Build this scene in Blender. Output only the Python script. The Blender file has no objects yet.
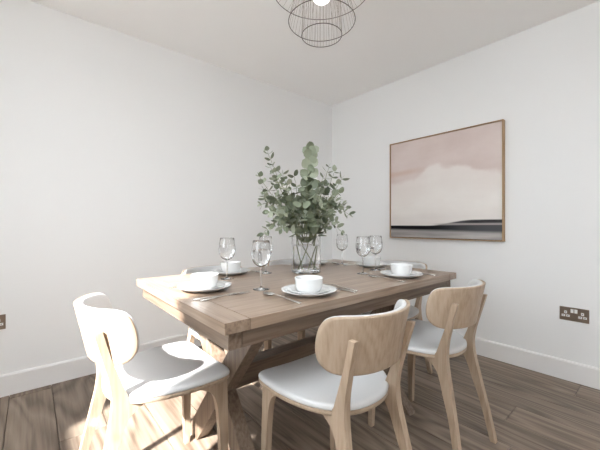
import bpy, bmesh, math, random
from mathutils import Vector, Matrix
random.seed(7)
scn = bpy.context.scene
COL = scn.collection
PI = math.pi

# ------------------------------------------------------------------ camera
FPX = 317.0
YAW = math.radians(49.6)                       # view direction measured from +X
CAM = Vector((-2.682, -2.574, 1.0137))
cam_d = bpy.data.cameras.new('camera')
cam_d.sensor_width = 36.0
cam_d.sensor_fit = 'HORIZONTAL'
cam_d.lens = FPX / 600.0 * 36.0
cam_d.clip_start = 0.02
cam = bpy.data.objects.new('camera', cam_d)
COL.objects.link(cam)
cam.location = CAM
cam.rotation_euler = (PI/2, 0, YAW - PI/2)
scn.camera = cam

# ------------------------------------------------------------------ light
H = 2.4
XW, YR = -3.6, -6.6                            # window wall, rear wall
WIN = (-2.14, -1.09, 0.94, 2.28)               # opening in the window wall  y0 y1 z0 z1
FILL_WIN = (-6.30, -4.75, 0.90, 2.28)              # unseen opening further back in this wall, added to lift the ambient light
FILL_ROOF = (-3.10, -1.75, -3.35, -1.85)             # unseen rooflight, added for downward fill light  x0 x1 y0 y1
WELL = 1.15                                    # depth of its added light well, keeps direct sun out

world = bpy.data.worlds.new('sky')
scn.world = world
world.use_nodes = True
wn = world.node_tree.nodes
wl = world.node_tree.links
wn.clear()
wo = wn.new('ShaderNodeOutputWorld')
wb = wn.new('ShaderNodeBackground')
wb.inputs[0].default_value = (0.86, 0.94, 1.0, 1)
wb.inputs[1].default_value = 7.2
wl.new(wb.outputs[0], wo.inputs[0])

sun_d = bpy.data.lights.new('sun', 'SUN')
sun_d.energy = 26.0
sun_d.angle = math.radians(2.2)
sun_d.color = (1.0, 0.985, 0.97)
sun = bpy.data.objects.new('sun', sun_d)
COL.objects.link(sun)
SUN_EL = math.radians(39)
SUN_AZ = math.radians(25)                      # horizontal heading of the sunlight, from +X towards +Y
sdir = Vector((math.cos(SUN_AZ)*math.cos(SUN_EL), math.sin(SUN_AZ)*math.cos(SUN_EL), -math.sin(SUN_EL)))
sun.rotation_euler = sdir.to_track_quat('-Z', 'Y').to_euler()
sun.location = (-6, -6, 5)

def portal(name, loc, rot, sx, sy):
    d = bpy.data.lights.new(name, 'AREA')
    d.shape = 'RECTANGLE'
    d.size, d.size_y = sx, sy
    d.cycles.is_portal = True
    o = bpy.data.objects.new(name, d)
    COL.objects.link(o)
    o.location = loc
    o.rotation_euler = rot
portal('window_portal', (XW - 0.02, (WIN[0]+WIN[1])/2, (WIN[2]+WIN[3])/2), (0, -PI/2, 0), WIN[3]-WIN[2], WIN[1]-WIN[0])
portal('added_window_portal', (XW - 0.02, (FILL_WIN[0]+FILL_WIN[1])/2, (FILL_WIN[2]+FILL_WIN[3])/2), (0, -PI/2, 0), FILL_WIN[3]-FILL_WIN[2], FILL_WIN[1]-FILL_WIN[0])
portal('added_rooflight_portal', ((FILL_ROOF[0]+FILL_ROOF[1])/2, (FILL_ROOF[2]+FILL_ROOF[3])/2, H + WELL - 0.01), (0, 0, 0), FILL_ROOF[1]-FILL_ROOF[0], FILL_ROOF[3]-FILL_ROOF[2])

vs = scn.view_settings
vs.view_transform = 'Standard'
vs.look = 'None'
vs.gamma = 1.0
vs.use_curve_mapping = False
vs.exposure = 0.34
scn.cycles.max_bounces = 14
scn.cycles.diffuse_bounces = 8
scn.cycles.transmission_bounces = 12
scn.cycles.transparent_max_bounces = 12
scn.cycles.sample_clamp_indirect = 6.0

# ------------------------------------------------------------------ helpers
def link(o, parent=None):
    COL.objects.link(o)
    if parent is not None:
        o.parent = parent
    return o

def obj(name, bm, mat, parent=None, smooth=False):
    me = bpy.data.meshes.new(name)
    bmesh.ops.recalc_face_normals(bm, faces=bm.faces[:])
    bm.to_mesh(me)
    bm.free()
    if smooth:
        for p in me.polygons:
            p.use_smooth = True
    if mat is not None:
        me.materials.append(mat)
    return link(bpy.data.objects.new(name, me), parent)

def tag(o, label, cat, group=None, kind=None):
    o['label'] = label
    o['category'] = cat
    if group:
        o['group'] = group
    if kind:
        o['kind'] = kind
    return o

def thing(name, label, cat, loc=(0, 0, 0), rotz=0.0, group=None):
    o = bpy.data.objects.new(name, None)
    o.empty_display_size = 0.05
    link(o)
    o.location = loc
    o.rotation_euler = (0, 0, rotz)
    return tag(o, label, cat, group)

def struct(o):
    o['kind'] = 'structure'
    return o

def dup(root, loc, rotz, label, name=None):
    r = root.copy()
    COL.objects.link(r)
    r.location = loc
    r.rotation_euler = (0, 0, rotz)
    r['label'] = label
    for ch in list(root.children):
        c = ch.copy()
        COL.objects.link(c)
        c.parent = r
        for g in list(ch.children):
            d = g.copy()
            COL.objects.link(d)
            d.parent = c
    return r

def box(bm, x0, x1, y0, y1, z0, z1):
    v = [bm.verts.new(p) for p in ((x0,y0,z0),(x1,y0,z0),(x1,y1,z0),(x0,y1,z0),(x0,y0,z1),(x1,y0,z1),(x1,y1,z1),(x0,y1,z1))]
    fs = [(3,2,1,0),(4,5,6,7),(0,1,5,4),(1,2,6,5),(2,3,7,6),(3,0,4,7)]
    return [bm.faces.new([v[i] for i in f]) for f in fs]

def bevel_all(bm, w, seg=2, ang=0.5):
    es = [e for e in bm.edges if len(e.link_faces) == 2 and e.calc_face_angle(0) > ang]
    if es:
        bmesh.ops.bevel(bm, geom=es, offset=w, segments=seg, profile=0.5, affect='EDGES', clamp_overlap=True)

def bbox(x0, x1, y0, y1, z0, z1, bev=0.0, seg=2):
    bm = bmesh.new()
    box(bm, x0, x1, y0, y1, z0, z1)
    if bev:
        bevel_all(bm, bev, seg)
    return bm

def lathe(profile, n=40, closed=False):
    """profile: list of (r, z).  r == 0 gives a pole."""
    bm = bmesh.new()
    rings = []
    for r, z in profile:
        if r <= 1e-7:
            rings.append([bm.verts.new((0, 0, z))])
        else:
            rings.append([bm.verts.new((r*math.cos(2*PI*i/n), r*math.sin(2*PI*i/n), z)) for i in range(n)])
    pairs = list(zip(rings[:-1], rings[1:]))
    if closed:
        pairs.append((rings[-1], rings[0]))
    for a, b in pairs:
        for i in range(n):
            j = (i+1) % n
            if len(a) == 1 and len(b) == 1:
                continue
            if len(a) == 1:
                bm.faces.new((a[0], b[i], b[j]))
            elif len(b) == 1:
                bm.faces.new((a[i], b[0], a[j]))
            else:
                bm.faces.new((a[i], b[i], b[j], a[j]))
    return bm

def tube(bm, pts, radii, n=6, cap=True, closed=False):
    pts = [Vector(p) for p in pts]
    if not isinstance(radii, (list, tuple)):
        radii = [radii]*len(pts)
    rings = []
    m = len(pts)
    up = None
    for i, p in enumerate(pts):
        if closed:
            t = (pts[(i+1) % m] - pts[i-1]).normalized()
        else:
            t = (pts[min(i+1, m-1)] - pts[max(i-1, 0)]).normalized()
        if up is None:
            up = t.orthogonal().normalized()
        up = (up - t*up.dot(t))
        up = up.normalized() if up.length > 1e-6 else t.orthogonal().normalized()
        w = t.cross(up)
        rings.append([bm.verts.new(p + (up*math.cos(2*PI*k/n) + w*math.sin(2*PI*k/n))*radii[i]) for k in range(n)])
    seq = list(zip(rings[:-1], rings[1:]))
    if closed:
        seq.append((rings[-1], rings[0]))
    for a, b in seq:
        for k in range(n):
            l = (k+1) % n
            bm.faces.new((a[k], a[l], b[l], b[k]))
    if cap and not closed:
        bm.faces.new(rings[0][::-1])
        bm.faces.new(rings[-1])

def catmull(pts, per=6, closed=False):
    out = []
    m = len(pts)
    rng = range(m) if closed else range(m-1)
    for i in rng:
        if closed:
            p0, p1, p2, p3 = pts[(i-1) % m], pts[i], pts[(i+1) % m], pts[(i+2) % m]
        else:
            p0, p1, p2, p3 = pts[max(i-1, 0)], pts[i], pts[i+1], pts[min(i+2, m-1)]
        for k in range(per):
            t = k/per
            out.append(tuple(0.5*((2*b) + (-a+c)*t + (2*a-5*b+4*c-d)*t*t + (-a+3*b-3*c+d)*t**3) for a, b, c, d in zip(p0, p1, p2, p3)))
    if not closed:
        out.append(tuple(pts[-1]))
    return out

def lerp_tab(tab, z):
    if z <= tab[0][0]:
        return tab[0][1]
    for (a, va), (b, vb) in zip(tab[:-1], tab[1:]):
        if z <= b:
            return va + (vb-va)*(z-a)/(b-a)
    return tab[-1][1]

# ------------------------------------------------------------------ materials
def new_mat(name):
    m = bpy.data.materials.new(name)
    m.use_nodes = True
    nt = m.node_tree
    b = nt.nodes.get('Principled BSDF')
    return m, nt, b

def plain(name, col, rough=0.5, metal=0.0, bump=0.0, bscale=200.0, spec=0.5):
    m, nt, b = new_mat(name)
    b.inputs['Base Color'].default_value = (*col, 1)
    b.inputs['Roughness'].default_value = rough
    b.inputs['Metallic'].default_value = metal
    b.inputs['Specular IOR Level'].default_value = spec
    if bump:
        tc = nt.nodes.new('ShaderNodeTexCoord')
        n = nt.nodes.new('ShaderNodeTexNoise')
        n.inputs['Scale'].default_value = bscale
        n.inputs['Detail'].default_value = 3
        bp = nt.nodes.new('ShaderNodeBump')
        bp.inputs['Strength'].default_value = bump
        bp.inputs['Distance'].default_value = 0.002
        nt.links.new(tc.outputs['Object'], n.inputs['Vector'])
        nt.links.new(n.outputs['Fac'], bp.inputs['Height'])
        nt.links.new(bp.outputs['Normal'], b.inputs['Normal'])
    return m

def wood(name, c_dark, c_mid, c_light, axis=0, along=1.0, across=9.0, rings=6.0, rough=0.5, vary=0.0, contrast=0.5, bump=0.05, spec=0.35, fine=1.8):
    m, nt, b = new_mat(name)
    N, L = nt.nodes, nt.links
    tc = N.new('ShaderNodeTexCoord')
    oi = N.new('ShaderNodeObjectInfo')
    mul = N.new('ShaderNodeMath'); mul.operation = 'MULTIPLY'; mul.inputs[1].default_value = 37.0
    L.new(oi.outputs['Random'], mul.inputs[0])
    comb = N.new('ShaderNodeCombineXYZ')
    for k in range(3):
        L.new(mul.outputs[0], comb.inputs[k])
    mp = N.new('ShaderNodeMapping')
    sc = [across]*3
    sc[axis] = along
    mp.inputs['Scale'].default_value = sc
    L.new(tc.outputs['Object'], mp.inputs['Vector'])
    add = N.new('ShaderNodeVectorMath'); add.operation = 'ADD'
    L.new(mp.outputs[0], add.inputs[0]); L.new(comb.outputs[0], add.inputs[1])
    # cathedral rings
    n1 = N.new('ShaderNodeTexNoise')
    n1.inputs['Scale'].default_value = 0.55
    n1.inputs['Detail'].default_value = 1.5
    n1.inputs['Distortion'].default_value = 0.25
    L.new(add.outputs[0], n1.inputs['Vector'])
    m1 = N.new('ShaderNodeMath'); m1.operation = 'MULTIPLY'; m1.inputs[1].default_value = rings*2
    L.new(n1.outputs['Fac'], m1.inputs[0])
    pp = N.new('ShaderNodeMath'); pp.operation = 'PINGPONG'; pp.inputs[1].default_value = 0.5
    L.new(m1.outputs[0], pp.inputs[0])
    # fine fibres
    mp2 = N.new('ShaderNodeMapping')
    s2 = [across*9]*3
    s2[axis] = along*3
    mp2.inputs['Scale'].default_value = s2
    L.new(tc.outputs['Object'], mp2.inputs['Vector'])
    add2 = N.new('ShaderNodeVectorMath'); add2.operation = 'ADD'
    L.new(mp2.outputs[0], add2.inputs[0]); L.new(comb.outputs[0], add2.inputs[1])
    n2 = N.new('ShaderNodeTexNoise')
    n2.inputs['Scale'].default_value = 1.0
    n2.inputs['Detail'].default_value = 4
    L.new(add2.outputs[0], n2.inputs['Vector'])
    mix = N.new('ShaderNodeMath'); mix.operation = 'MULTIPLY_ADD'
    mix.inputs[1].default_value = contrast*1.1
    L.new(pp.outputs[0], mix.inputs[0])
    m2 = N.new('ShaderNodeMath'); m2.operation = 'MULTIPLY'; m2.inputs[1].default_value = 1.0 - contrast*0.55
    fc = N.new('ShaderNodeMapRange')
    fc.inputs['From Min'].default_value = 0.5 - 0.5/fine
    fc.inputs['From Max'].default_value = 0.5 + 0.5/fine
    L.new(n2.outputs['Fac'], fc.inputs['Value'])
    L.new(fc.outputs[0], m2.inputs[0])
    L.new(m2.outputs[0], mix.inputs[2])
    ramp = N.new('ShaderNodeValToRGB')
    e = ramp.color_ramp.elements
    e[0].position = 0.22; e[0].color = (*c_dark, 1)
    e[1].position = 0.80; e[1].color = (*c_light, 1)
    k = e.new(0.5); k.color = (*c_mid, 1)
    L.new(mix.outputs[0], ramp.inputs[0])
    last = ramp.outputs['Color']
    if vary:
        hsv = N.new('ShaderNodeHueSaturation')
        mr = N.new('ShaderNodeMapRange')
        mr.inputs['To Min'].default_value = 1.0 - vary
        mr.inputs['To Max'].default_value = 1.0 + vary
        L.new(oi.outputs['Random'], mr.inputs['Value'])
        L.new(mr.outputs[0], hsv.inputs['Value'])
        L.new(last, hsv.inputs['Color'])
        last = hsv.outputs['Color']
    L.new(last, b.inputs['Base Color'])
    b.inputs['Roughness'].default_value = rough
    b.inputs['Specular IOR Level'].default_value = spec
    if bump:
        bp = N.new('ShaderNodeBump')
        bp.inputs['Strength'].default_value = bump
        bp.inputs['Distance'].default_value = 0.001
        L.new(mix.outputs[0], bp.inputs['Height'])
        L.new(bp.outputs['Normal'], b.inputs['Normal'])
    return m

def glass(name, ior=1.45, col=(1, 1, 1)):
    m = bpy.data.materials.new(name)
    m.use_nodes = True
    nt = m.node_tree
    nt.nodes.clear()
    o = nt.nodes.new('ShaderNodeOutputMaterial')
    g = nt.nodes.new('ShaderNodeBsdfGlass')
    g.inputs['Color'].default_value = (*col, 1)
    g.inputs['Roughness'].default_value = 0.0
    g.inputs['IOR'].default_value = ior
    nt.links.new(g.outputs[0], o.inputs[0])
    return m

def thin_glass(name, col=(1, 1, 1)):
    m = bpy.data.materials.new(name)
    m.use_nodes = True
    nt = m.node_tree
    nt.nodes.clear()
    o = nt.nodes.new('ShaderNodeOutputMaterial')
    t = nt.nodes.new('ShaderNodeBsdfTransparent')
    t.inputs[0].default_value = (*col, 1)
    g = nt.nodes.new('ShaderNodeBsdfGlossy')
    g.inputs['Roughness'].default_value = 0.0
    lw = nt.nodes.new('ShaderNodeLayerWeight')
    lw.inputs['Blend'].default_value = 0.5
    pw_ = nt.nodes.new('ShaderNodeMath'); pw_.operation = 'POWER'; pw_.inputs[1].default_value = 5.0
    nt.links.new(lw.outputs['Facing'], pw_.inputs[0])
    f = nt.nodes.new('ShaderNodeMath'); f.operation = 'MULTIPLY_ADD'
    f.inputs[1].default_value = 0.8; f.inputs[2].default_value = 0.05
    nt.links.new(pw_.outputs[0], f.inputs[0])
    mx = nt.nodes.new('ShaderNodeMixShader')
    nt.links.new(f.outputs[0], mx.inputs[0])
    nt.links.new(t.outputs[0], mx.inputs[1])
    nt.links.new(g.outputs[0], mx.inputs[2])
    nt.links.new(mx.outputs[0], o.inputs[0])
    return m

M = {}
M['wall'] = plain('white_wall_paint', (0.825, 0.823, 0.82), 0.9, bump=0.03, bscale=400, spec=0.2)
M['ceil'] = plain('white_ceiling_paint', (0.95, 0.945, 0.94), 0.95, spec=0.1)
M['skirt'] = plain('white_satin_paint', (0.80, 0.785, 0.775), 0.45, spec=0.4)
FD, FM_, FL = (0.120, 0.086, 0.062), (0.200, 0.152, 0.114), (0.264, 0.208, 0.160)
M['floor'] = wood('oak_floor', FD, FM_, FL, axis=1, along=0.85, across=6.2, rings=8, rough=0.42, vary=0.12, contrast=0.8, bump=0.1, fine=1.9)
M['subfloor'] = plain('dark_joint', (0.05, 0.038, 0.03), 0.9)
TD, TM, TL = (0.201, 0.137, 0.095), (0.284, 0.204, 0.146), (0.345, 0.258, 0.193)          # top, lightened: the light falling on it is put into the colour
UD, UM, UL = (0.130, 0.088, 0.061), (0.183, 0.131, 0.094), (0.222, 0.166, 0.124)          # underframe, darkened: the shade below the top is put into the colour
M['table_x'] = wood('oak_lit_top_long', TD, TM, TL, axis=0, along=1.2, across=12, rings=5, rough=0.30, vary=0.05, contrast=0.4, spec=0.75)
M['table_y'] = wood('oak_lit_top_cross', TD, TM, TL, axis=1, along=1.2, across=12, rings=5, rough=0.30, vary=0.05, contrast=0.4, spec=0.75)
M['under_x'] = wood('oak_shaded_base_long', UD, UM, UL, axis=0, along=1.2, across=12, rings=5, rough=0.45, vary=0.05, contrast=0.35)
M['under_y'] = wood('oak_shaded_base_cross', UD, UM, UL, axis=1, along=1.2, across=12, rings=5, rough=0.45, vary=0.05, contrast=0.35)
M['table_z'] = wood('oak_shaded_base_upright', UD, UM, UL, axis=2, along=1.2, across=12, rings=5, rough=0.45, vary=0.05, contrast=0.35)
AD, AM, AL = (0.330, 0.240, 0.168), (0.415, 0.314, 0.228), (0.455, 0.355, 0.268)
M['ash_z'] = wood('ash_upright', AD, AM, AL, axis=2, along=1.6, across=14, rings=5, rough=0.42, vary=0.04, contrast=0.4, fine=1.15)
M['ash_x'] = wood('ash_cross', AD, AM, AL, axis=0, along=1.6, across=14, rings=5, rough=0.42, vary=0.04, contrast=0.4, fine=1.15)
M['fabric'] = plain('white_woven_fabric', (0.60, 0.595, 0.592), 0.95, bump=0.25, bscale=900, spec=0.15)
M['china'] = plain('white_china', (0.72, 0.72, 0.715), 0.2, spec=0.5)
M['steel'] = plain('polished_steel', (0.72, 0.70, 0.67), 0.18, metal=1.0)
M['glass'] = glass('clear_glass', 1.45, (0.985, 0.985, 0.985))
M['water'] = glass('water', 1.33, (1, 1, 1))
M['pane'] = thin_glass('window_pane_glass')
M['blackwire'] = plain('dark_bronze_wire', (0.07, 0.055, 0.05), 0.3, metal=0.6)
M['finewire'] = plain('satin_bronze_wire', (0.34, 0.29, 0.26), 0.3, metal=0.8)
M['frame_wood'] = wood('oak_picture_frame', (0.28, 0.17, 0.085), (0.40, 0.255, 0.14), (0.47, 0.31, 0.18), axis=2, across=30, rough=0.5)
M['bronze'] = plain('brushed_bronze', (0.30, 0.235, 0.185), 0.32, metal=0.9)
M['socket_white'] = plain('white_plastic', (0.8, 0.79, 0.78), 0.35)
M['hole'] = plain('dark_slot', (0.06, 0.05, 0.045), 0.6)
M['stem'] = plain('eucalyptus_stem', (0.20, 0.215, 0.105), 0.6)
M['upvc'] = plain('white_window_frame', (0.8, 0.8, 0.8), 0.35)
M['patio'] = plain('pale_patio_slab', (0.30, 0.30, 0.29), 0.9, bump=0.3, bscale=40)

def leaf_mat():
    m, nt, b = new_mat('eucalyptus_leaf')
    N, L = nt.nodes, nt.links
    oi = N.new('ShaderNodeObjectInfo')
    r = N.new('ShaderNodeValToRGB')
    e = r.color_ramp.elements
    e[0].color = (0.105, 0.125, 0.075, 1)
    e[1].color = (0.46, 0.49, 0.38, 1)
    k = e.new(0.5); k.color = (0.265, 0.300, 0.212, 1)
    ge = N.new('ShaderNodeNewGeometry')
    sm = N.new('ShaderNodeMath'); sm.operation = 'ADD'
    L.new(oi.outputs['Random'], sm.inputs[0]); L.new(ge.outputs['Random Per Island'], sm.inputs[1])
    fr = N.new('ShaderNodeMath'); fr.operation = 'FRACT'
    L.new(sm.outputs[0], fr.inputs[0])
    L.new(fr.outputs[0], r.inputs[0])
    L.new(r.outputs[0], b.inputs['Base Color'])
    b.inputs['Roughness'].default_value = 0.55
    tr = N.new('ShaderNodeBsdfTranslucent')
    L.new(r.outputs[0], tr.inputs[0])
    mx = N.new('ShaderNodeMixShader')
    mx.inputs[0].default_value = 0.22
    out = N.get('Material Output')
    L.new(b.outputs[0], mx.inputs[1]); L.new(tr.outputs[0], mx.inputs[2])
    L.new(mx.outputs[0], out.inputs[0])
    return m
M['leaf'] = leaf_mat()

def bulb_mat():
    m, nt, b = new_mat('frosted_lit_bulb')
    b.inputs['Base Color'].default_value = (0.9, 0.9, 0.88, 1)
    b.inputs['Roughness'].default_value = 0.3
    b.inputs['Emission Color'].default_value = (1, 0.96, 0.9, 1)
    b.inputs['Emission Strength'].default_value = 3.0
    return m
M['bulb'] = bulb_mat()

# ------------------------------------------------------------------ room shell
def wall_with_openings(at, th, a0, a1, openings):
    """wall in the y-z plane, inner face at x = at; openings sorted along y: (y_lo, y_hi, z_lo, z_hi)"""
    bm = bmesh.new()
    p = a0
    for (lo, hi, z0, z1) in openings:
        box(bm, at-th, at, p, lo, -0.05, H)
        box(bm, at-th, at, lo, hi, -0.05, z0)
        box(bm, at-th, at, lo, hi, z1, H)
        p = hi
    box(bm, at-th, at, p, a1, -0.05, H)
    return bm

struct(obj('wall_left', bbox(XW-0.2, 0.1, 0, 0.1, -0.05, H), M['wall']))
struct(obj('wall_right', bbox(0, 0.1, YR-0.2, 0, -0.05, H), M['wall']))
struct(obj('wall_window_side', wall_with_openings(XW, 0.12, YR, 0, (FILL_WIN, WIN)), M['wall']))
struct(obj('wall_rear', bbox(XW, 0, YR-0.12, YR, -0.05, H), M['wall']))
bm = bmesh.new()
for (x0, x1, y0, y1) in ((XW-0.12, FILL_ROOF[0], YR-0.12, 0.1), (FILL_ROOF[1], 0.1, YR-0.12, 0.1), (FILL_ROOF[0], FILL_ROOF[1], YR-0.12, FILL_ROOF[2]), (FILL_ROOF[0], FILL_ROOF[1], FILL_ROOF[3], 0.1)):
    box(bm, x0, x1, y0, y1, H, H+0.1)
for (x0, x1, y0, y1) in ((FILL_ROOF[0]-0.1, FILL_ROOF[0], FILL_ROOF[2]-0.1, FILL_ROOF[3]+0.1), (FILL_ROOF[1], FILL_ROOF[1]+0.1, FILL_ROOF[2]-0.1, FILL_ROOF[3]+0.1), (FILL_ROOF[0], FILL_ROOF[1], FILL_ROOF[2]-0.1, FILL_ROOF[2]), (FILL_ROOF[0], FILL_ROOF[1], FILL_ROOF[3], FILL_ROOF[3]+0.1)):
    box(bm, x0, x1, y0, y1, H+0.1, H+WELL)  # shaft of the added rooflight
struct(obj('ceiling', bm, M['ceil']))
bm = bmesh.new()
box(bm, -14, 8, -16, YR-0.2, -0.25, -0.12)
box(bm, -14, XW-0.2, YR-0.2, 8, -0.25, -0.12)
struct(obj('ground_outside', bm, M['patio']))

# floor: a dark bed with one object for each plank
floor = struct(obj('floor', bbox(XW-0.12, 0.0, YR-0.12, 0.0, -0.05, -0.014), M['subfloor']))
PW = 0.1965
x_first = -2.776 - 5*PW
rng = random.Random(3)
x = x_first
while x < -0.001:
    x0, x1 = max(x, XW), min(x + PW, -0.002)
    cx = (x0+x1)/2
    if x1 - x0 > 0.01:
        if abs(cx + 2.677) < 0.06:
            first = -0.068
        elif abs(cx + 2.48) < 0.06:
            first = -0.72
        elif abs(cx + 0.74) < 0.1:
            first = -2.01 + 1.38
        elif abs(cx + 0.12) < 0.1:
            first = -2.199 + 1.38
        elif abs(cx + 0.516) < 0.06:
            first = -1.2
        elif abs(cx + 0.32) < 0.06:
            first = -1.0
        else:
            first = -rng.uniform(0.15, 1.35)
        cuts = [0.0]
        y = first
        while y > YR:
            cuts.append(y)
            y -= 1.38
        cuts.append(YR)
        for ya, yb in zip(cuts[:-1], cuts[1:]):
            if ya - yb < 0.02:
                continue
            g = 0.0013
            L2, W2 = (ya-yb)/2, (x1-x0)/2
            bmk = bmesh.new()
            box(bmk, -W2+g, W2-g, -L2+g, L2-g, -0.014, 0.0)
            es = [e for e in bmk.edges if all(v.co.z > -0.001 for v in e.verts)]
            bmesh.ops.bevel(bmk, geom=es, offset=0.0016, segments=1, affect='EDGES')
            pk = obj('floor_plank', bmk, M['floor'], floor)
            pk.location = ((x0+x1)/2, (ya+yb)/2, 0)
    x += PW

def skirting(name, length, loc, rotz):
    prof = [(0, 0), (0.016, 0), (0.016, 0.118), (0.011, 0.126), (0, 0.128)]
    b_ = bmesh.new()
    v0 = [b_.verts.new((0, -p[0], p[1])) for p in prof]
    v1 = [b_.verts.new((length, -p[0], p[1])) for p in prof]
    b_.faces.new(v0); b_.faces.new(v1[::-1])
    for i in range(len(prof)):
        j = (i+1) % len(prof)
        b_.faces.new((v0[i], v0[j], v1[j], v1[i]))
    o = struct(obj(name, b_, M['skirt']))
    o.location = loc
    o.rotation_euler = (0, 0, rotz)
skirting('baseboard_left', 3.6, (XW, 0, 0), 0)
skirting('baseboard_right', 6.6, (0, 0, 0), -PI/2)

def glazed_unit(name, axis, at, o, leaves):
    a0, a1, z0, z1 = o
    def bx(p, q, u, w, d0, d1):
        return bbox(at-d1, at-d0, p, q, u, w) if axis == 'x' else bbox(p, q, at-d1, at-d0, u, w)
    f = 0.05
    bm_ = bmesh.new()
    for (p, q, u, w) in ((a0, a0+f, z0, z1), (a1-f, a1, z0, z1), (a0+f, a1-f, z1-f, z1), (a0+f, a1-f, z0, z0+f)):
        if axis == 'x':
            box(bm_, at-0.09, at-0.03, p, q, u, w)
        else:
            box(bm_, p, q, at-0.09, at-0.03, u, w)
    for k in range(1, leaves):
        c = a0 + (a1-a0)*k/leaves
        if axis == 'x':
            box(bm_, at-0.09, at-0.03, c-0.03, c+0.03, z0+f, z1-f)
        else:
            box(bm_, c-0.03, c+0.03, at-0.09, at-0.03, z0+f, z1-f)
    root = struct(obj(name, bm_, M['upvc']))
    for k in range(leaves):
        p = a0 + (a1-a0)*k/leaves + f
        q = a0 + (a1-a0)*(k+1)/leaves - f
        b2 = bmesh.new()
        if axis == 'x':
            vs_ = [(at-0.06, p, z0+f), (at-0.06, q, z0+f), (at-0.06, q, z1-f), (at-0.06, p, z1-f)]
        else:
            vs_ = [(p, at-0.06, z0+f), (q, at-0.06, z0+f), (q, at-0.06, z1-f), (p, at-0.06, z1-f)]
        b2.faces.new([b2.verts.new(t) for t in vs_])
        obj('window_pane', b2, M['pane'], root)
glazed_unit('window_1', 'x', XW, WIN, 1)
glazed_unit('added_rear_window', 'x', XW, FILL_WIN, 2)  # added behind the camera so sunlight bounces up to ceiling and walls
bm = bmesh.new()
for (x0, x1, y0, y1) in ((FILL_ROOF[0], FILL_ROOF[0]+.06, FILL_ROOF[2], FILL_ROOF[3]), (FILL_ROOF[1]-.06, FILL_ROOF[1], FILL_ROOF[2], FILL_ROOF[3]), (FILL_ROOF[0]+.06, FILL_ROOF[1]-.06, FILL_ROOF[2], FILL_ROOF[2]+.06), (FILL_ROOF[0]+.06, FILL_ROOF[1]-.06, FILL_ROOF[3]-.06, FILL_ROOF[3])):
    box(bm, x0, x1, y0, y1, H+WELL, H+WELL+.06)
added_roof = struct(obj('added_rooflight', bm, M['upvc']))  # frame of the added rooflight
bm = bmesh.new()
bm.faces.new([bm.verts.new(p) for p in ((FILL_ROOF[0]+.06, FILL_ROOF[2]+.06, H+WELL+.03), (FILL_ROOF[1]-.06, FILL_ROOF[2]+.06, H+WELL+.03), (FILL_ROOF[1]-.06, FILL_ROOF[3]-.06, H+WELL+.03), (FILL_ROOF[0]+.06, FILL_ROOF[3]-.06, H+WELL+.03))])
obj('window_pane', bm, M['pane'], added_roof)

# ------------------------------------------------------------------ dining table
TX0, TX1, TY0, TY1, TZ = -2.287, -0.890, -1.800, -0.880, 0.75
TCY = (TY0+TY1)/2
table = thing('dining_table', 'brown oak trestle dining table with crossed legs and low stretcher beam', 'table', ((TX0+TX1)/2, TCY, 0))
HX, HY = (TX1-TX0)/2, (TY1-TY0)/2
EB = 0.08
def tpart(name, size, loc, mat, bev=0.002, rot=None):
    sx, sy, sz = size
    o = obj(name, bbox(-sx/2, sx/2, -sy/2, sy/2, -sz/2, sz/2, bev), mat, table)
    o.location = loc
    if rot:
        o.rotation_euler = rot
    return o
TT = 0.032
for s in (-1, 1):
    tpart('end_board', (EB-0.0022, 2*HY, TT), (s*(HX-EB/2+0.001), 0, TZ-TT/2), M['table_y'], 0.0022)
NPL = 5
pw = 2*HY/NPL
for k in range(NPL):
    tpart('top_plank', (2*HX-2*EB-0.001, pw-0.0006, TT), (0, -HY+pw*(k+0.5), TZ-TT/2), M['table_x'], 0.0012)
AZ0, AZ1 = 0.664, TZ-TT
IN = 0.022
for s in (-1, 1):
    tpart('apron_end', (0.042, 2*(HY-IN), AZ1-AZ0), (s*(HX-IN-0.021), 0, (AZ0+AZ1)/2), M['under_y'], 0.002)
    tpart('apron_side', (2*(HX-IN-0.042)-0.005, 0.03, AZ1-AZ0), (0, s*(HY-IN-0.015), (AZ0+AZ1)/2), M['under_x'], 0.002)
# crossed leg frames
def cross_leg(xc, s, nudge):
    half, w = 0.275, 0.086
    zt = AZ0 + 0.004
    # parallelogram in the y-z plane cut level with the floor and the top
    dy = 2*half
    ln = math.hypot(dy, zt)
    hw = w/2*ln/zt
    b_ = bmesh.new()
    t = 0.028
    pts = [(-half-hw, 0), (-half+hw, 0), (half+hw, zt), (half-hw, zt)]
    lo = [b_.verts.new((-t+nudge, s*p[0], p[1])) for p in pts]
    hi = [b_.verts.new((t+nudge, s*p[0], p[1])) for p in pts]
    b_.faces.new(lo); b_.faces.new(hi[::-1])
    for i in range(4):
        j = (i+1) % 4
        b_.faces.new((lo[i], lo[j], hi[j], hi[i]))
    bevel_all(b_, 0.003, 2)
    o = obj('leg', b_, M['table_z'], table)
    o.location = (xc, 0, 0)
LEGX = HX - 0.230
for xs in (-1, 1):
    cross_leg(xs*LEGX, 1, 0.0)
    cross_leg(xs*LEGX, -1, 0.0006)
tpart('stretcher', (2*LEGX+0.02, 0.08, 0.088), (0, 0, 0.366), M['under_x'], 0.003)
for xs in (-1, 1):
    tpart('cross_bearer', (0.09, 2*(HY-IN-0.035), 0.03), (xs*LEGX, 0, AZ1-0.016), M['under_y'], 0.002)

# ------------------------------------------------------------------ chairs
def seat_outline():
    half = [(0, .214), (.10, .212), (.165, .206), (.203, .190), (.217, .155), (.220, .095), (.217, .035), (.203, -.03), (.175, -.095), (.134, -.143), (.086, -.172), (.043, -.184)]
    full = half + [(0, -.187)] + [(-x_, y_) for x_, y_ in reversed(half[1:])]
    return catmull(full, 4, True)

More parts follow.
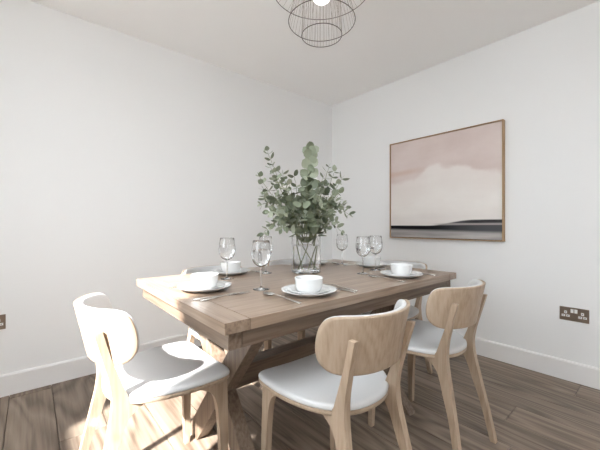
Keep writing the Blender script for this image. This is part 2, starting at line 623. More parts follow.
def seat_dish(x_, y_):
    return -0.015*(1-min(1, (x_/0.21)**2)) * (0.6 + 0.4*min(1, max(0, (y_+.19)/.4)))

def shell_from_rings(outline, rings, fn):
    """rings: list of (scale, level); fn(x, y, level) -> 3D; first/last rings are closed to their centre"""
    bm_ = bmesh.new()
    rows = []
    for s_, lv in rings:
        if s_ == 0:
            rows.append([bm_.verts.new(fn(0, 0, lv))])
        else:
            rows.append([bm_.verts.new(fn(p[0]*s_, p[1]*s_, lv)) for p in outline])
    n = len(outline)
    for a, b in zip(rows[:-1], rows[1:]):
        for i in range(n):
            j = (i+1) % n
            if len(a) == 1:
                bm_.faces.new((a[0], b[i], b[j]))
            elif len(b) == 1:
                bm_.faces.new((a[i], b[0], a[j]))
            else:
                bm_.faces.new((a[i], b[i], b[j], a[j]))
    return bm_

R_BACK, Y_BACK, LEAN = 0.239, -0.252, 0.215
BZ0, BZ1 = 0.568, 0.752
BZC = (BZ0+BZ1)/2
def back_outline():
    h = (BZ1-BZ0)/2
    half = [(0, h), (.12, h), (.188, h-.001), (.225, h-.008), (.245, h-.027), (.253, h-.060), (.251, -h+.082), (.238, -h+.046), (.208, -h+.018), (.165, -h+.004), (.10, -h)]
    full = half + [(0, -h)] + [(-x_, y_) for x_, y_ in reversed(half[1:])]
    return catmull(full, 4, True)
def back_map(s_, dz, t):
    z = BZC + dz
    a = s_/R_BACK
    r = R_BACK - t
    return (r*math.sin(a), Y_BACK + R_BACK - r*math.cos(a) - LEAN*(z-0.665), z)

def make_chair(label):
    t = thing('dining_chair', label, 'chair', group='dining chairs around the table')
    so = seat_outline()
    def fs(x_, y_, lv):
        return (x_, y_, lv + seat_dish(x_, y_))
    shell_r = [(0, .436), (.5, .436), (.93, .436), (.988, .4368), (.996, .439), (.996, .449), (.988, .451), (.9, .451), (0, .451)]
    obj('seat_shell', shell_from_rings(so, shell_r, fs), M['ash_x'], t, True)
    cush_r = [(0, .4513), (.9, .4513), (.985, .4513), (.997, .453), (1.0, .457), (.995, .4625), (.982, .4665), (.955, .4690), (.9, .4705), (.8, .4712), (.6, .4712), (.4, .471), (.2, .4705), (0, .4705)]
    obj('seat_cushion', shell_from_rings(so, cush_r, fs), M['fabric'], t, True)
    bo = back_outline()
    br = [(0, 0), (.2, 0), (.4, 0), (.6, 0), (.8, 0), (.93, 0), (.985, 0.0004), (.998, .003), (1.0, .007), (.996, .0105), (.98, .012), (.8, .012), (.6, .012), (.4, .012), (.2, .012), (0, .012)]
    back = obj('backrest', shell_from_rings(bo, br, back_map), M['ash_z'], t, True)
    pr = [(0, .0122), (.4, .0122), (.8, .0122), (.975, .0122), (.995, .014), (1.0, .018), (.992, .0235), (.965, .0275), (.87, .0295), (.7, .030), (.5, .030), (.3, .030), (0, .030)]
    obj('back_pad', shell_from_rings(bo, pr, back_map), M['fabric'], back, True)
    # legs: side profiles, thickened across and sheared outwards
    back_edge = [(-.269, 0), (-.241, .15), (-.210, .30), (-.187, .42), (-.189, .50), (-.213, .60), (-.237, .687)]
    front_edge = [(-.2135, .687), (-.190, .60), (-.162, .52), (-.146, .475), (-.138, .452)]
    arm_top = [(-.130, .439), (-.07, .4365), (.0, .4355)]
    arm_bot = [(-.02, .431), (-.075, .423), (-.116, .406), (-.143, .380), (-.160, .340), (-.176, .285), (-.203, .20), (-.230, .08), (-.246, 0)]
    rear_prof = catmull(back_edge, 4) + catmull(front_edge, 3) + arm_top + catmull(arm_bot, 4)
    f_front = [(.191, 0), (.193, .15), (.193, .30), (.191, .436)]
    f_arm = [(.02, .4345), (.065, .425), (.105, .409), (.133, .385), (.147, .35), (.156, .28), (.163, .14), (.169, 0)]
    front_prof = catmull(f_front, 4) + catmull(f_arm, 4)
    rear_x = [(0, .168), (.12, .157), (.25, .143), (.38, .131), (.46, .128), (.54, .133), (.69, .146)]
    front_x = [(0, .182), (.43, .172)]
    def leg(name, prof, xt, s, th):
        b_ = bmesh.new()
        tw = lambda z: th*(1.0 if z < .45 else 1.0 - .30*(z-.45)/.24)/2
        lo = [b_.verts.new((s*(lerp_tab(xt, z)-tw(z)), y, z)) for y, z in prof]
        hi = [b_.verts.new((s*(lerp_tab(xt, z)+tw(z)), y, z)) for y, z in prof]
        n = len(prof)
        f0 = b_.faces.new(lo); f1 = b_.faces.new(hi[::-1])
        for i in range(n):
            j = (i+1) % n
            b_.faces.new((lo[i], lo[j], hi[j], hi[i]))
        es = [e for e in b_.edges if (f0 in e.link_faces or f1 in e.link_faces)]
        bmesh.ops.bevel(b_, geom=es, offset=0.0085, segments=3, profile=0.5, affect='EDGES', clamp_overlap=True)
        bmesh.ops.triangulate(b_, faces=[f for f in b_.faces if len(f.verts) > 4])
        o = obj(name, b_, M['ash_z'], t, True)
        o.data.set_sharp_from_angle(angle=math.radians(50))
        return o
    for s in (-1, 1):
        leg('rear_leg', rear_prof, rear_x, s, .027)
        leg('front_leg', front_prof, front_x, s, .024)
    return t

# chair local frame: facing +Y, seat centre at the origin
c0 = make_chair('pale ash chair nearest the camera, rounded back turned towards us, white seat')
c0.location = (-1.836, -1.770, 0); c0.rotation_euler.z = math.radians(-1.5)
dup(c0, (-1.190, -1.770, 0), math.radians(-1.5), 'pale ash chair on the right beside the wall socket, its back turned to us')
dup(c0, (-2.303, -1.290, 0), math.radians(-89), 'sunlit pale ash chair at the left end of the table, seen from behind and side')
dup(c0, (-1.82, -0.90, 0), PI, 'chair on the far left side of the table, mostly hidden behind the sunlit place setting')
dup(c0, (-0.850, -1.330, 0), PI/2, 'chair at the far right end of the table, white padded back facing us')
dup(c0, (-1.235, -0.92, 0), PI, 'chair tucked behind the vase on the far side, only its legs showing under the table')

# ------------------------------------------------------------------ tableware
def china_plate(R, h, foot):
    t_ = 0.003
    prof = [(0, 0.0015), (foot-0.004, 0.0015), (foot-0.003, 0), (foot, 0), (foot+0.004, 0.003), (R*0.80, h*0.45), (R-0.001, h-0.0015), (R, h-0.0004), (R-0.0015, h+0.0006), (R*0.80, h*0.45+t_), (foot+0.006, 0.0055), (foot-0.006, 0.0045), (0, 0.0045)]
    return lathe(prof, 56)
def china_bowl():
    prof = [(0, .002), (.030, .002), (.031, 0), (.036, 0), (.0425, .003), (.0475, .010), (.0505, .022), (.0535, .047), (.0545, .0525), (.0538, .0535), (.0525, .0528), (.0505, .046), (.0475, .022), (.0440, .011), (.038, .0065), (0, .006)]
    return lathe(prof, 56)
plate_me = china_plate(.106, .0195, .060)
sideplate_me = china_plate(.080, .0145, .046)
place_names = ['at the sunlit left end of the table', 'on the near side in front of the nearest chair', 'on the near side towards the right end',
               'on the far side, left of the vase', 'on the far side, behind the vase', 'at the far right end of the table']
# (plate centre, facing angle of the diner: direction in which they look)
PLACES = [((-2.140, -1.340), 0.0), ((-1.868, -1.670), PI/2), ((-1.237, -1.675), PI/2), ((-1.855, -1.025), -PI/2), ((-1.237, -1.010), -PI/2), ((-1.030, -1.340), PI)]
def first_or_copy(store, key, name, build, mat, smooth=True):
    if key not in store:
        store[key] = obj(name, build, mat, None, smooth)
        return store[key]
    o = store[key].copy()
    COL.objects.link(o)
    return o
ST = {}
for (px, py), ang in PLACES:
    i = [p[0] for p in PLACES].index((px, py))
    o = first_or_copy(ST, 'plate', 'dinner_plate', plate_me, M['china'])
    o.location = (px, py, TZ + .0003)
    tag(o, 'large white dinner plate ' + place_names[i], 'plate', 'white dinner plates')
    o = first_or_copy(ST, 'side', 'side_plate', sideplate_me, M['china'])
    o.location = (px, py, TZ + .0053)
    tag(o, 'smaller white plate under the bowl ' + place_names[i], 'plate', 'white side plates')
    o = first_or_copy(ST, 'bowl', 'soup_bowl', china_bowl() if 'bowl' not in ST else None, M['china'])
    o.location = (px, py, TZ + .0102)
    tag(o, 'round white bowl ' + place_names[i], 'bowl', 'white bowls')

# cutlery, built lying along +Y with the head at +Y
def make_spoon():
    t = thing('spoon', 'spoon', 'spoon', group='spoons')
    b_ = bmesh.new()
    n, m = 16, 5
    ctr = None
    rows = []
    for lv in range(m+1):
        f = lv/m
        if lv == 0:
            rows.append([b_.verts.new((0, .078, .0012))])
        else:
            rows.append([b_.verts.new((.0185*f*math.cos(2*PI*k/n), .078+.028*f*math.sin(2*PI*k/n)*(1.06 if math.sin(2*PI*k/n) > 0 else .98), .0012+.0065*f*f)) for k in range(n)])
    for a, b in zip(rows[:-1], rows[1:]):
        for k in range(n):
            l = (k+1) % n
            if len(a) == 1:
                b_.faces.new((a[0], b[k], b[l]))
            else:
                b_.faces.new((a[k], b[k], b[l], a[l]))
    o = obj('spoon_bowl', b_, M['steel'], t, True)
    md = o.modifiers.new('thick', 'SOLIDIFY'); md.thickness = .0012; md.offset = 1
    handle(t, [(.052, .0080, .0030), (.040, .0095, .0030), (.0, .0075, .0035), (-.06, .0040, .0055), (-.095, .0024, .0075), (-.100, .0022, .0040)])
    return t
def handle(t, secs):
    b_ = bmesh.new()
    rows = []
    for y, z, hw in secs:
        th = .0011
        rows.append([b_.verts.new(p) for p in ((-hw, y, z-th), (hw, y, z-th), (hw, y, z+th*.4), (hw*.5, y, z+th), (-hw*.5, y, z+th), (-hw, y, z+th*.4))])
    for a, b in zip(rows[:-1], rows[1:]):
        for k in range(6):
            l = (k+1) % 6
            b_.faces.new((a[k], a[l], b[l], b[k]))
    b_.faces.new(rows[0]); b_.faces.new(rows[-1][::-1])
    return obj('handle', b_, M['steel'], t, True)
def make_knife():
    t = thing('table_knife', 'knife', 'knife', group='table knives')
    b_ = bmesh.new()
    prof = [(-.006, 0), (.007, 0), (.010, .03), (.0095, .075), (.004, .096), (-.003, .102), (-.007, .095), (-.007, .03)]
    lo = [b_.verts.new((x_, y, .0006)) for x_, y in prof]
    hi = [b_.verts.new((x_*.9, y, .0022)) for x_, y in prof]
    b_.faces.new(lo); b_.faces.new(hi[::-1])
    for k in range(len(prof)):
        l = (k+1) % len(prof)
        b_.faces.new((lo[k], lo[l], hi[l], hi[k]))
    obj('blade', b_, M['steel'], t)
    handle(t, [(.001, .0020, .0050), (-.03, .0030, .0058), (-.08, .0034, .0070), (-.100, .0030, .0066), (-.104, .0024, .0040)])
    return t
def make_fork():
    t = thing('table_fork', 'fork', 'fork', group='table forks')
    b_ = bmesh.new()
    def strip(pts, th=.0016):
        rows = []
        for x0, x1, y, z in pts:
            rows.append([b_.verts.new(p) for p in ((x0, y, z-th/2), (x1, y, z-th/2), (x1, y, z+th/2), (x0, y, z+th/2))])
        for a, b in zip(rows[:-1], rows[1:]):
            for k in range(4):
                l = (k+1) % 4
                b_.faces.new((a[k], a[l], b[l], b[k]))
        b_.faces.new(rows[0]); b_.faces.new(rows[-1][::-1])
    strip([(-.004, .004, .036, .0088), (-.010, .010, .046, .0072), (-.0125, .0125, .058, .0042), (-.0125, .0125, .064, .0034)])
    for k in range(4):
        c = -.0105 + .007*k
        strip([(c-.002, c+.002, .064, .0034), (c-.0018, c+.0018, .085, .0022), (c-.0008, c+.0008, .104, .0052)])
    obj('tines', b_, M['steel'], t)
    handle(t, [(.037, .0088, .0038), (.02, .0092, .0030), (.0, .0075, .0035), (-.06, .0040, .0055), (-.095, .0024, .0075), (-.100, .0022, .0040)])
    return t
CUT = {'spoon': make_spoon, 'table_knife': make_knife, 'table_fork': make_fork}
first = {}
for i, ((px, py), ang) in enumerate(PLACES):
    rz = ang - PI/2
    for kind, off, fwd, wob in (('spoon', -.128, .0, .03), ('table_knife', .150, -.005, -.02), ('table_fork', .172, .005, .05)):
        if i == 0 and kind != 'spoon':
            off += .0
        dx = math.cos(rz)*off - math.sin(rz)*fwd
        dyy = math.sin(rz)*off + math.cos(rz)*fwd
        loc = (px+dx, py+dyy, TZ + .0002)
        sa, sb = (('beyond', 'in front of'), ('left of', 'right of'), ('left of', 'right of'), ('right of', 'left of'), ('right of', 'left of'), ('in front of', 'beyond'))[i]
        lab = {'spoon': 'steel spoon %s the plate ' % sa, 'table_knife': 'steel knife %s the plate ' % sb, 'table_fork': 'steel fork %s the knife ' % sb}[kind] + place_names[i]
        if kind not in first:
            o = CUT[kind]()
            o.location = loc
            o.rotation_euler = (0, 0, rz+wob)
            o['label'] = lab
            first[kind] = o
        else:
            dup(first[kind], loc, rz+wob, lab)

# wine glasses
def make_glass(label):
    t = thing('wine_glass', label, 'glass', group='wine glasses with water')
    foot = [(0, 0), (.030, 0), (.0335, .0008), (.0338, .0016), (.031, .0026), (.018, .0045), (.008, .0075), (.0045, .012)]
    stem = [(.0045, .012), (.0034, .020), (.0030, .045), (.0031, .075), (.0042, .090)]
    outer = [(.0042, .090), (.010, .0932), (.020, .0985), (.0300, .1075), (.0368, .1205), (.0398, .1360), (.0400, .1480), (.0385, .166), (.0358, .184), (.0338, .1990), (.0334, .2000)]
    inner = [(.0329, .1993), (.0348, .184), (.0375, .166), (.0389, .148), (.0387, .136), (.0357, .1215), (.0290, .1090), (.0190, .1003), (.0085, .0958), (0, .0950)]
    obj('foot', lathe(foot, 40), M['glass'], t, True)
    obj('stem', lathe(stem, 24), M['glass'], t, True)
    # the lathe of the bowl shares its lower rim with the stem
    bowl = obj('bowl', lathe(outer + inner, 40), M['glass'], t, True)
    wl_ = .165
    wat = [(0, .0953), (.0083, .0961), (.0187, .1006), (.0287, .1092), (.0353, .1217), (.0384, .136), (.0386, .148), (.0379, .157), (.03725, wl_-.0004), (.0367, wl_), (.025, wl_), (0, wl_)]
    obj('water', lathe(wat, 40), M['water'], t, True)
    return t
GL = [((-1.950, -1.165), 'wine glass of water beyond the sunlit left place setting, leftmost of all the glasses'),
      ((-1.962, -1.483), 'wine glass of water nearest the camera, in front of another glass left of the vase'),
      ((-1.701, -1.132), 'wine glass of water half hidden behind the nearest glass, left of the vase'),
      ((-1.085, -1.134), 'wine glass of water directly right of the vase, standing alone'),
      ((-1.313, -1.491), 'wine glass of water, front one of the overlapping pair on the right'),
      ((-1.145, -1.449), 'wine glass of water, rightmost of all, rear one of the overlapping pair')]
g0 = make_glass(GL[0][1])
g0.location = (*GL[0][0], TZ + .0003)
for (gx, gy), lab in GL[1:]:
    dup(g0, (gx, gy, TZ + .0003), random.uniform(0, 6), lab)

# ------------------------------------------------------------------ vase and eucalyptus
VX, VY = -1.506, -1.245
vase = thing('glass_vase', 'clear straight glass vase of water holding the eucalyptus branches', 'vase', (VX, VY, TZ + .0003))
VR, VH = .081, .200
vo = [(0, 0), (VR-.004, 0), (VR, .003), (VR, VH-.001), (VR-.001, VH), (VR-.002, VH), (VR-.003, VH-.001), (VR-.003, .012), (VR-.008, .009), (0, .009)]
obj('vessel', lathe(vo, 64), M['glass'], vase, True).data.set_sharp_from_angle(angle=math.radians(40))
ww = [(0, .0095), (VR-.0085, .0095), (VR-.0035, .0125), (VR-.0035, .150), (VR-.0045, .1495), (0, .1495)]
obj('water', lathe(ww, 64), M['water'], vase, True).data.set_sharp_from_angle(angle=math.radians(40))

RV = Vector((math.sin(YAW), -math.cos(YAW), 0))
FV = Vector((math.cos(YAW), math.sin(YAW), 0))
euc = thing('eucalyptus_bunch', 'bushy bunch of grey-green eucalyptus branches standing in the glass vase', 'plant', (VX, VY, TZ + .0003))
def leaf_mesh(name, wid):
    b_ = bmesh.new()
    prof = [(0.0, 0.0), (.10, .26), (.28, .45), (.50, .50), (.72, .42), (.90, .22), (1.0, 0.0)]
    mid = [b_.verts.new((0, u, -.10*math.sin(PI*u)*.6 + .12*u*u)) for u, w in prof]
    lf = [b_.verts.new((-w*wid, u, .05*w - .06*math.sin(PI*u) + .12*u*u)) for u, w in prof[1:-1]]
    rt = [b_.verts.new((w*wid, u, .05*w - .06*math.sin(PI*u) + .12*u*u)) for u, w in prof[1:-1]]
    n = len(lf)
    for side, sgn in ((lf, 1), (rt, -1)):
        b_.faces.new((mid[0], mid[1], side[0]))
        for k in range(n-1):
            b_.faces.new((mid[k+1], mid[k+2], side[k+1], side[k]))
        b_.faces.new((mid[n], mid[n+1], side[n-1]))
    me = bpy.data.meshes.new(name)
    bmesh.ops.recalc_face_normals(b_, faces=b_.faces[:])
    b_.to_mesh(me); b_.free()
    for p in me.polygons:
        p.use_smooth = True
    me.materials.append(M['leaf'])
    return me
LEAF = [leaf_mesh('broad_leaf', .92), leaf_mesh('oval_leaf', .72), leaf_mesh('slim_leaf', .50)]
er = random.Random(11)
def px_a(px, depth=1.78):
    return (px-305.5)/317*depth
def px_z(py, depth=1.78):
    return CAM.z - (py-225)/317*depth - TZ
# branches: tip (pixel column, pixel row) read at the vase's distance, depth towards/away, leaf scale, leaf kind, pairs, droop
BR = [((267, 151), .04, .034, 1, 14, .00), ((310, 151), -.04, .038, 0, 17, .0), ((259, 177), -.05, .036, 1, 8, .01), ((334, 172), .05, .036, 1, 8, .0),
      ((348, 214), -.02, .036, 2, 9, .05), ((262, 233), -.17, .032, 2, 9, .09), ((340, 231), -.07, .034, 2, 8, .09), ((322, 178), -.10, .036, 1, 7, .0),
      ((288, 184), -.10, .038, 1, 7, .0), ((262, 204), .02, .037, 1, 8, .03), ((338, 194), -.06, .036, 1, 8, .02), ((300, 192), -.18, .036, 0, 4, .02),
      ((316, 236), -.13, .042, 0, 5, .08), ((278, 217), -.15, .036, 1, 7, .05), ((330, 214), -.16, .036, 1, 7, .05), ((294, 176), .14, .037, 1, 5, .0)]
N_MAIN = len(BR)
# short side shoots that fill the bush; their many small leaves are one part
SH = [(270, 168), (264, 190), (272, 182), (282, 175), (268, 212), (275, 200), (286, 195), (262, 196), (280, 228), (290, 212), (270, 224),
      (328, 168), (340, 180), (326, 186), (342, 204), (334, 222), (322, 204), (336, 186), (318, 186), (326, 228), (306, 176), (312, 200), (298, 204), (345, 208)]
for q, t_ in enumerate(SH):
    BR.append((t_, (-.14, .02, .12, -.05)[q % 4], .034, (1, 1, 2)[q % 3], 7, .03 if t_[1] > 200 else 0.0))
total = 0
mass = bmesh.new()
def add_leaf(mtx, kind, st, bi):
    global total
    total += 1
    if bi < N_MAIN:
        lf = bpy.data.objects.new('leaf', LEAF[kind])
        lf.matrix_local = mtx
        COL.objects.link(lf)
        lf.parent = st
    else:
        n0 = len(mass.verts)
        mass.from_mesh(LEAF[kind])
        mass.verts.ensure_lookup_table()
        for v_ in mass.verts[n0:]:
            v_.co = mtx @ v_.co
for bi, ((tx, ty), dep, lsz, kind, pairs, droop) in enumerate(BR):
    tip = RV*px_a(tx, 1.78+dep) + FV*dep + Vector((0, 0, px_z(ty, 1.78+dep)))
    side = Vector((tip.x, tip.y, 0))
    ang0 = er.uniform(0, 2*PI)
    bdir = side.normalized() if side.length > .03 else Vector((math.cos(ang0), math.sin(ang0), 0))
    base = RV*(-.055 + .021*(bi % 6)) + FV*er.uniform(-.035, .035) + Vector((0, 0, .0125))
    if bi > 5:              # side shoots leave the main stems at the vase's neck
        base = Vector((base.x*.3, base.y*.3, er.uniform(.165, .195)))
    neck = bdir*min(.055, side.length*.5+.01) + Vector((0, 0, .205))
    hgt = tip.z
    if droop > .02:
        top = side*.62 + Vector((0, 0, max(hgt+droop*.55, .235+droop*.6)))
        ctrl = [base, neck*1.0, side*.34 + Vector((0, 0, max(.27, top.z-.04))), top, tip]
    else:
        ctrl = [base, neck, side*.38 + Vector((0, 0, .205+(hgt-.205)*.35)), side*.72 + Vector((0, 0, .205+(hgt-.205)*.68)), tip]
    pts = [Vector(p) for p in catmull([tuple(c) for c in ctrl], 7)]
    for k, p in enumerate(pts[9:]):
        p += Vector((er.uniform(-1, 1), er.uniform(-1, 1), er.uniform(-1, 1)))*.003
    n = len(pts)
    b_ = bmesh.new()
    tube(b_, pts, [.0030*(1-.72*k/(n-1)) for k in range(n)], 6)
    st = obj('branch', b_, M['stem'], euc, True)
    i0 = 8 if bi < N_MAIN else 15
    keep = .22 if bi == 1 else .50                    # how much the leaves shrink towards the tip
    twist = er.uniform(0, PI)
    for q in range(pairs):
        f = q/(pairs-1)
        u = i0 + (n-1-i0)*(f**.9)
        k = min(int(u), n-2)
        p = pts[k].lerp(pts[k+1], u-k)
        d = (pts[k+1]-pts[k]).normalized()
        a = d.orthogonal().normalized()
        b2 = d.cross(a)
        twist += PI/2 + er.uniform(-.4, .4)
        sc = lsz*(1.42 - keep*f)*er.uniform(.85, 1.15)
        for sgn in (0, 1):
            th = twist + sgn*PI + er.uniform(-.25, .25)
            out = (a*math.cos(th) + b2*math.sin(th))
            yv = (out*1.0 + d*er.uniform(.25, .75) + Vector((0, 0, er.uniform(-.25, .1)))).normalized()
            zv = (d*.8 - out*.3 + Vector((er.uniform(-.5, .5), er.uniform(-.5, .5), er.uniform(-.2, .5)))).normalized()
            if bi == 1:                                # the tall middle sprig carries its leaves flat to the room
                yv = (out*.8 + d*.75).normalized()
                zv = (-FV + out*.2 + Vector((er.uniform(-.4, .4), er.uniform(-.4, .4), er.uniform(0, .5)))).normalized()
            xv = yv.cross(zv).normalized()
            zv = xv.cross(yv)
            mt = Matrix((xv, yv, zv)).transposed().to_4x4()
            add_leaf(Matrix.Translation(p + yv*.002) @ mt @ Matrix.Scale(sc*1.15, 4), kind, st, bi)
    # a terminal leaf
    d = (pts[-1]-pts[-3]).normalized()
    xv = d.orthogonal().normalized(); zv = xv.cross(d)
    add_leaf(Matrix.Translation(pts[-1]) @ Matrix((xv, d, zv)).transposed().to_4x4() @ Matrix.Scale(lsz*.8, 4), kind, st, bi)
mo = obj('small_leaves', mass, M['leaf'], euc, True)
mo['kind'] = 'stuff'

# ------------------------------------------------------------------ pendant light
PX, PY = -1.529, -1.393
pend = thing('pendant_light', 'tiered dark wire cage pendant light hanging from the ceiling', 'lamp', (PX, PY, 0))
TIERS = [('inner', .104, 1.996, .090, 2.372, 40), ('middle', .172, 2.068, .060, 2.376, 40), ('outer', .262, 2.250, .040, 2.384, 40)]
for nm, r, z, rt_, zt, nw in TIERS:
    b_ = bmesh.new()
    tube(b_, [(r*math.cos(2*PI*k/72), r*math.sin(2*PI*k/72), z) for k in range(72)], .0019, 6, closed=True)
    obj(nm + '_ring', b_, M['blackwire'], pend, True)
    b_ = bmesh.new()
    for k in range(nw):
        a = 2*PI*(k+.5)/nw
        c, s_ = math.cos(a), math.sin(a)
        bulge = 0.0 if nm == 'inner' else .03
        pm = ((r+rt_)/2+bulge*.4, (z+zt)/2+bulge*.3)
        pts = catmull([(r*c, r*s_, z), (pm[0]*c, pm[0]*s_, pm[1]), (rt_*c, rt_*s_, zt)], 3)
        tube(b_, pts, .0006, 4)
    w = obj(nm + '_cage_wires', b_, M['finewire'], pend, True)
    w['kind'] = 'stuff'
obj('ceiling_rose', lathe([(0, 2.365), (.088, 2.368), (.092, 2.374), (.092, 2.3995), (0, 2.3995)], 40), M['blackwire'], pend, False)
obj('lamp_holder', lathe([(0, 2.30), (.018, 2.30), (.02, 2.31), (.02, 2.366), (0, 2.366)], 24), M['blackwire'], pend, True)
bl = [(0, 2.165)] + [(.052*math.sin(PI*k/14), 2.217-.052*math.cos(PI*k/14)) for k in range(1, 12)] + [(.019, 2.28), (.017, 2.301), (0, 2.301)]
obj('bulb', lathe(bl, 32), M['bulb'], pend, True)

# ------------------------------------------------------------------ painting
PY0, PY1, PZ0, PZ1, PD = -1.7695, -0.8045, 0.8915, 1.7915, 0.04
pic = thing('framed_painting', 'framed abstract seascape in blush pink, cream and black bands on the right wall', 'painting', (0, (PY0+PY1)/2, PZ0))
pw2, ph = (PY1-PY0)/2, PZ1-PZ0
fw = .007
for nm_, (a0, a1, b0, b1) in (('frame_upright', (-pw2, -pw2+fw, 0, ph)), ('frame_upright', (pw2-fw, pw2, 0, ph)), ('frame_rail', (-pw2+fw, pw2-fw, 0, fw)), ('frame_rail', (-pw2+fw, pw2-fw, ph-fw, ph))):
    obj(nm_, bbox(-PD, -.001, a0, a1, b0, b1, .0008, 1), M['frame_wood'], pic)
obj('backing_board', bbox(-.012, -.002, -pw2+fw, pw2-fw, fw, ph-fw), M['hole'], pic)
def painting_mat():
    m, nt, b = new_mat('abstract_painting')
    N, L = nt.nodes, nt.links
    tc = N.new('ShaderNodeTexCoord')
    sp = N.new('ShaderNodeSeparateXYZ')
    L.new(tc.outputs['Object'], sp.inputs[0])
    def math_(op, a, b_=None, c=None):
        n = N.new('ShaderNodeMath'); n.operation = op
        for k, v in enumerate((a, b_, c)):
            if v is None:
                continue
            if isinstance(v, (int, float)):
                n.inputs[k].default_value = v
            else:
                L.new(v, n.inputs[k])
        return n.outputs[0]
    def mixc(f, a, b_):
        n = N.new('ShaderNodeMix'); n.data_type = 'RGBA'
        L.new(f, n.inputs[0])
        for idx, v in ((6, a), (7, b_)):
            if isinstance(v, tuple):
                n.inputs[idx].default_value = (*v, 1)
            else:
                L.new(v, n.inputs[idx])
        return n.outputs[2]
    def step(v, lo, hi):
        n = N.new('ShaderNodeMapRange'); n.interpolation_type = 'SMOOTHSTEP'
        L.new(v, n.inputs['Value'])
        for k, q in (('From Min', lo), ('From Max', hi)):
            if isinstance(q, (int, float)):
                n.inputs[k].default_value = q
            else:
                L.new(q, n.inputs[k])
        return n.outputs[0]
    # u: 0 at the viewer's left (far end, +Y) .. 1 right;  v: 0 top .. 1 bottom
    u = math_('MULTIPLY_ADD', sp.outputs[1], -1/(2*pw2), .5)
    v = math_('MULTIPLY_ADD', sp.outputs[2], -1/ph, 1.0)
    def noise(su, sv, det=3, off=0.0):
        cb = N.new('ShaderNodeCombineXYZ')
        L.new(math_('MULTIPLY_ADD', u, su, off), cb.inputs[0]); L.new(math_('MULTIPLY', v, sv), cb.inputs[1])
        n = N.new('ShaderNodeTexNoise'); n.inputs['Scale'].default_value = 1.0; n.inputs['Detail'].default_value = det
        L.new(cb.outputs[0], n.inputs['Vector'])
        return n.outputs['Fac']
    nb = noise(2.2, 3.2, 4, 3.0)
    ns = noise(1.5, 16, 4, 7.0)
    pink = mixc(step(nb, .3, .7), (.600, .490, .456), (.685, .590, .556))
    cream = mixc(step(noise(3, 5, 3, 9.0), .3, .7), (.775, .725, .690), (.815, .775, .740))
    # cloud edge: one high mound left of the middle, a lower shoulder right of it
    def bump_(c, w, amp):
        d_ = math_('DIVIDE', math_('SUBTRACT', u, c), w)
        return math_('MULTIPLY', math_('POWER', 2.718, math_('MULTIPLY', math_('MULTIPLY', d_, d_), -1.0)), amp)
    nf = noise(7, 8, 5, 1.0)
    edge = math_('SUBTRACT', math_('SUBTRACT', .405, bump_(.46, .15, .135)), bump_(.70, .12, .075))
    edge = math_('ADD', edge, math_('ADD', math_('MULTIPLY_ADD', nb, .10, -.05), math_('MULTIPLY_ADD', nf, .10, -.05)))
    dv = math_('SUBTRACT', v, edge)
    fm = math_('ADD', math_('MULTIPLY', step(dv, -.012, .05), .72), math_('MULTIPLY', step(dv, .0, .25), .28))
    col = mixc(fm, pink, cream)
    # warm stroke at left
    wv = math_('SUBTRACT', 1.0, step(math_('ABSOLUTE', math_('SUBTRACT', math_('MULTIPLY_ADD', u, .06, v), .335)), .0, .045))
    wu = math_('SUBTRACT', 1.0, step(u, .18, .42))
    wm = math_('MULTIPLY', math_('MULTIPLY', wv, wu), .75)
    col = mixc(wm, col, (.60, .435, .365))
    # greyer low sky
    col = mixc(math_('MULTIPLY', step(v, .62, .86), math_('MULTIPLY', ns, .30)), col, (.50, .44, .43))
    # far hill on the right
    hill = math_('ADD', math_('MULTIPLY_ADD', step(u, .38, .80), -.052, .868), math_('MULTIPLY', math_('SUBTRACT', ns, .5), .012))
    hm = math_('MULTIPLY', step(math_('SUBTRACT', v, hill), -.004, .008), step(u, .38, .52))
    col = mixc(hm, col, mixc(step(ns, .42, .62), (.030, .030, .032), (.135, .130, .130)))
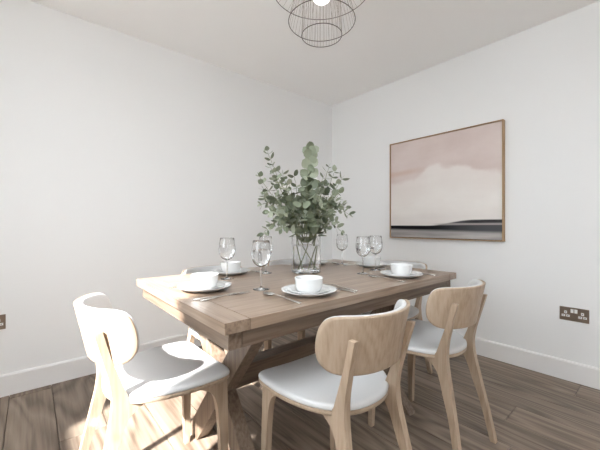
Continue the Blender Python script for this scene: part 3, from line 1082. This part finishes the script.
    # lighter streak within the hill
    lm = math_('MULTIPLY', math_('SUBTRACT', 1.0, step(math_('ABSOLUTE', math_('SUBTRACT', v, .856)), .004, .014)), step(u, .40, .60))
    col = mixc(math_('MULTIPLY', lm, .7), col, (.42, .38, .37))
    # black band
    b0 = math_('MULTIPLY_ADD', math_('SUBTRACT', ns, .5), .014, .868)
    b1 = math_('ADD', math_('MULTIPLY_ADD', u, .018, .905), math_('MULTIPLY', math_('SUBTRACT', ns, .5), .03))
    bm_ = step(math_('SUBTRACT', v, b0), -.003, .006)
    dark = mixc(step(u, .35, .95), (.006, .006, .007), (.085, .085, .090))
    col = mixc(bm_, col, dark)
    sea = mixc(step(ns, .35, .68), (.300, .285, .280), (.470, .440, .425))
    col = mixc(step(math_('SUBTRACT', v, b1), -.012, .020), col, sea)
    L.new(col, b.inputs['Base Color'])
    b.inputs['Roughness'].default_value = .8
    b.inputs['Specular IOR Level'].default_value = .15
    return m
obj('canvas', bbox(-.034, -.012, -pw2+.011, pw2-.011, .011, ph-.011), painting_mat(), pic)

# ------------------------------------------------------------------ sockets
def socket(label, loc, rotz):
    t = thing('wall_socket', label, 'socket', loc, rotz, 'double wall sockets')
    # local: plate in the x-z plane, facing -y
    obj('face_plate', bbox(-.073, .073, -.006, 0, -.043, .043, .0015), M['bronze'], t)
    for s in (-1, 1):
        obj('rocker_switch', bbox(s*.0095-.0075, s*.0095+.0075, -.0095, -.006, .010, .034, .001), M['socket_white'], t)
        for (ox, oz, wx, wz) in ((0, .010, .0055, .0075), (-.0115, -.0125, .0075, .0055), (.0115, -.0125, .0075, .0055)):
            c = s*.042 + ox
            pin = obj('pin_inlet', bbox(c-wx-.0015, c+wx+.0015, -.0075, -.006, oz-wz-.0015, oz+wz+.0015), M['socket_white'], t)
            obj('slot', bbox(c-wx*.35, c+wx*.35, -.0079, -.0075, oz-wz*.35, oz+wz*.35), M['hole'], pin)
    return t
socket('bronze double wall socket low on the right wall beside the rightmost chair', (0, -2.1615, .434), PI/2*3 + 0)
socket('bronze double wall socket cut by the left edge of the picture', (-2.866, 0, .4405), 0)
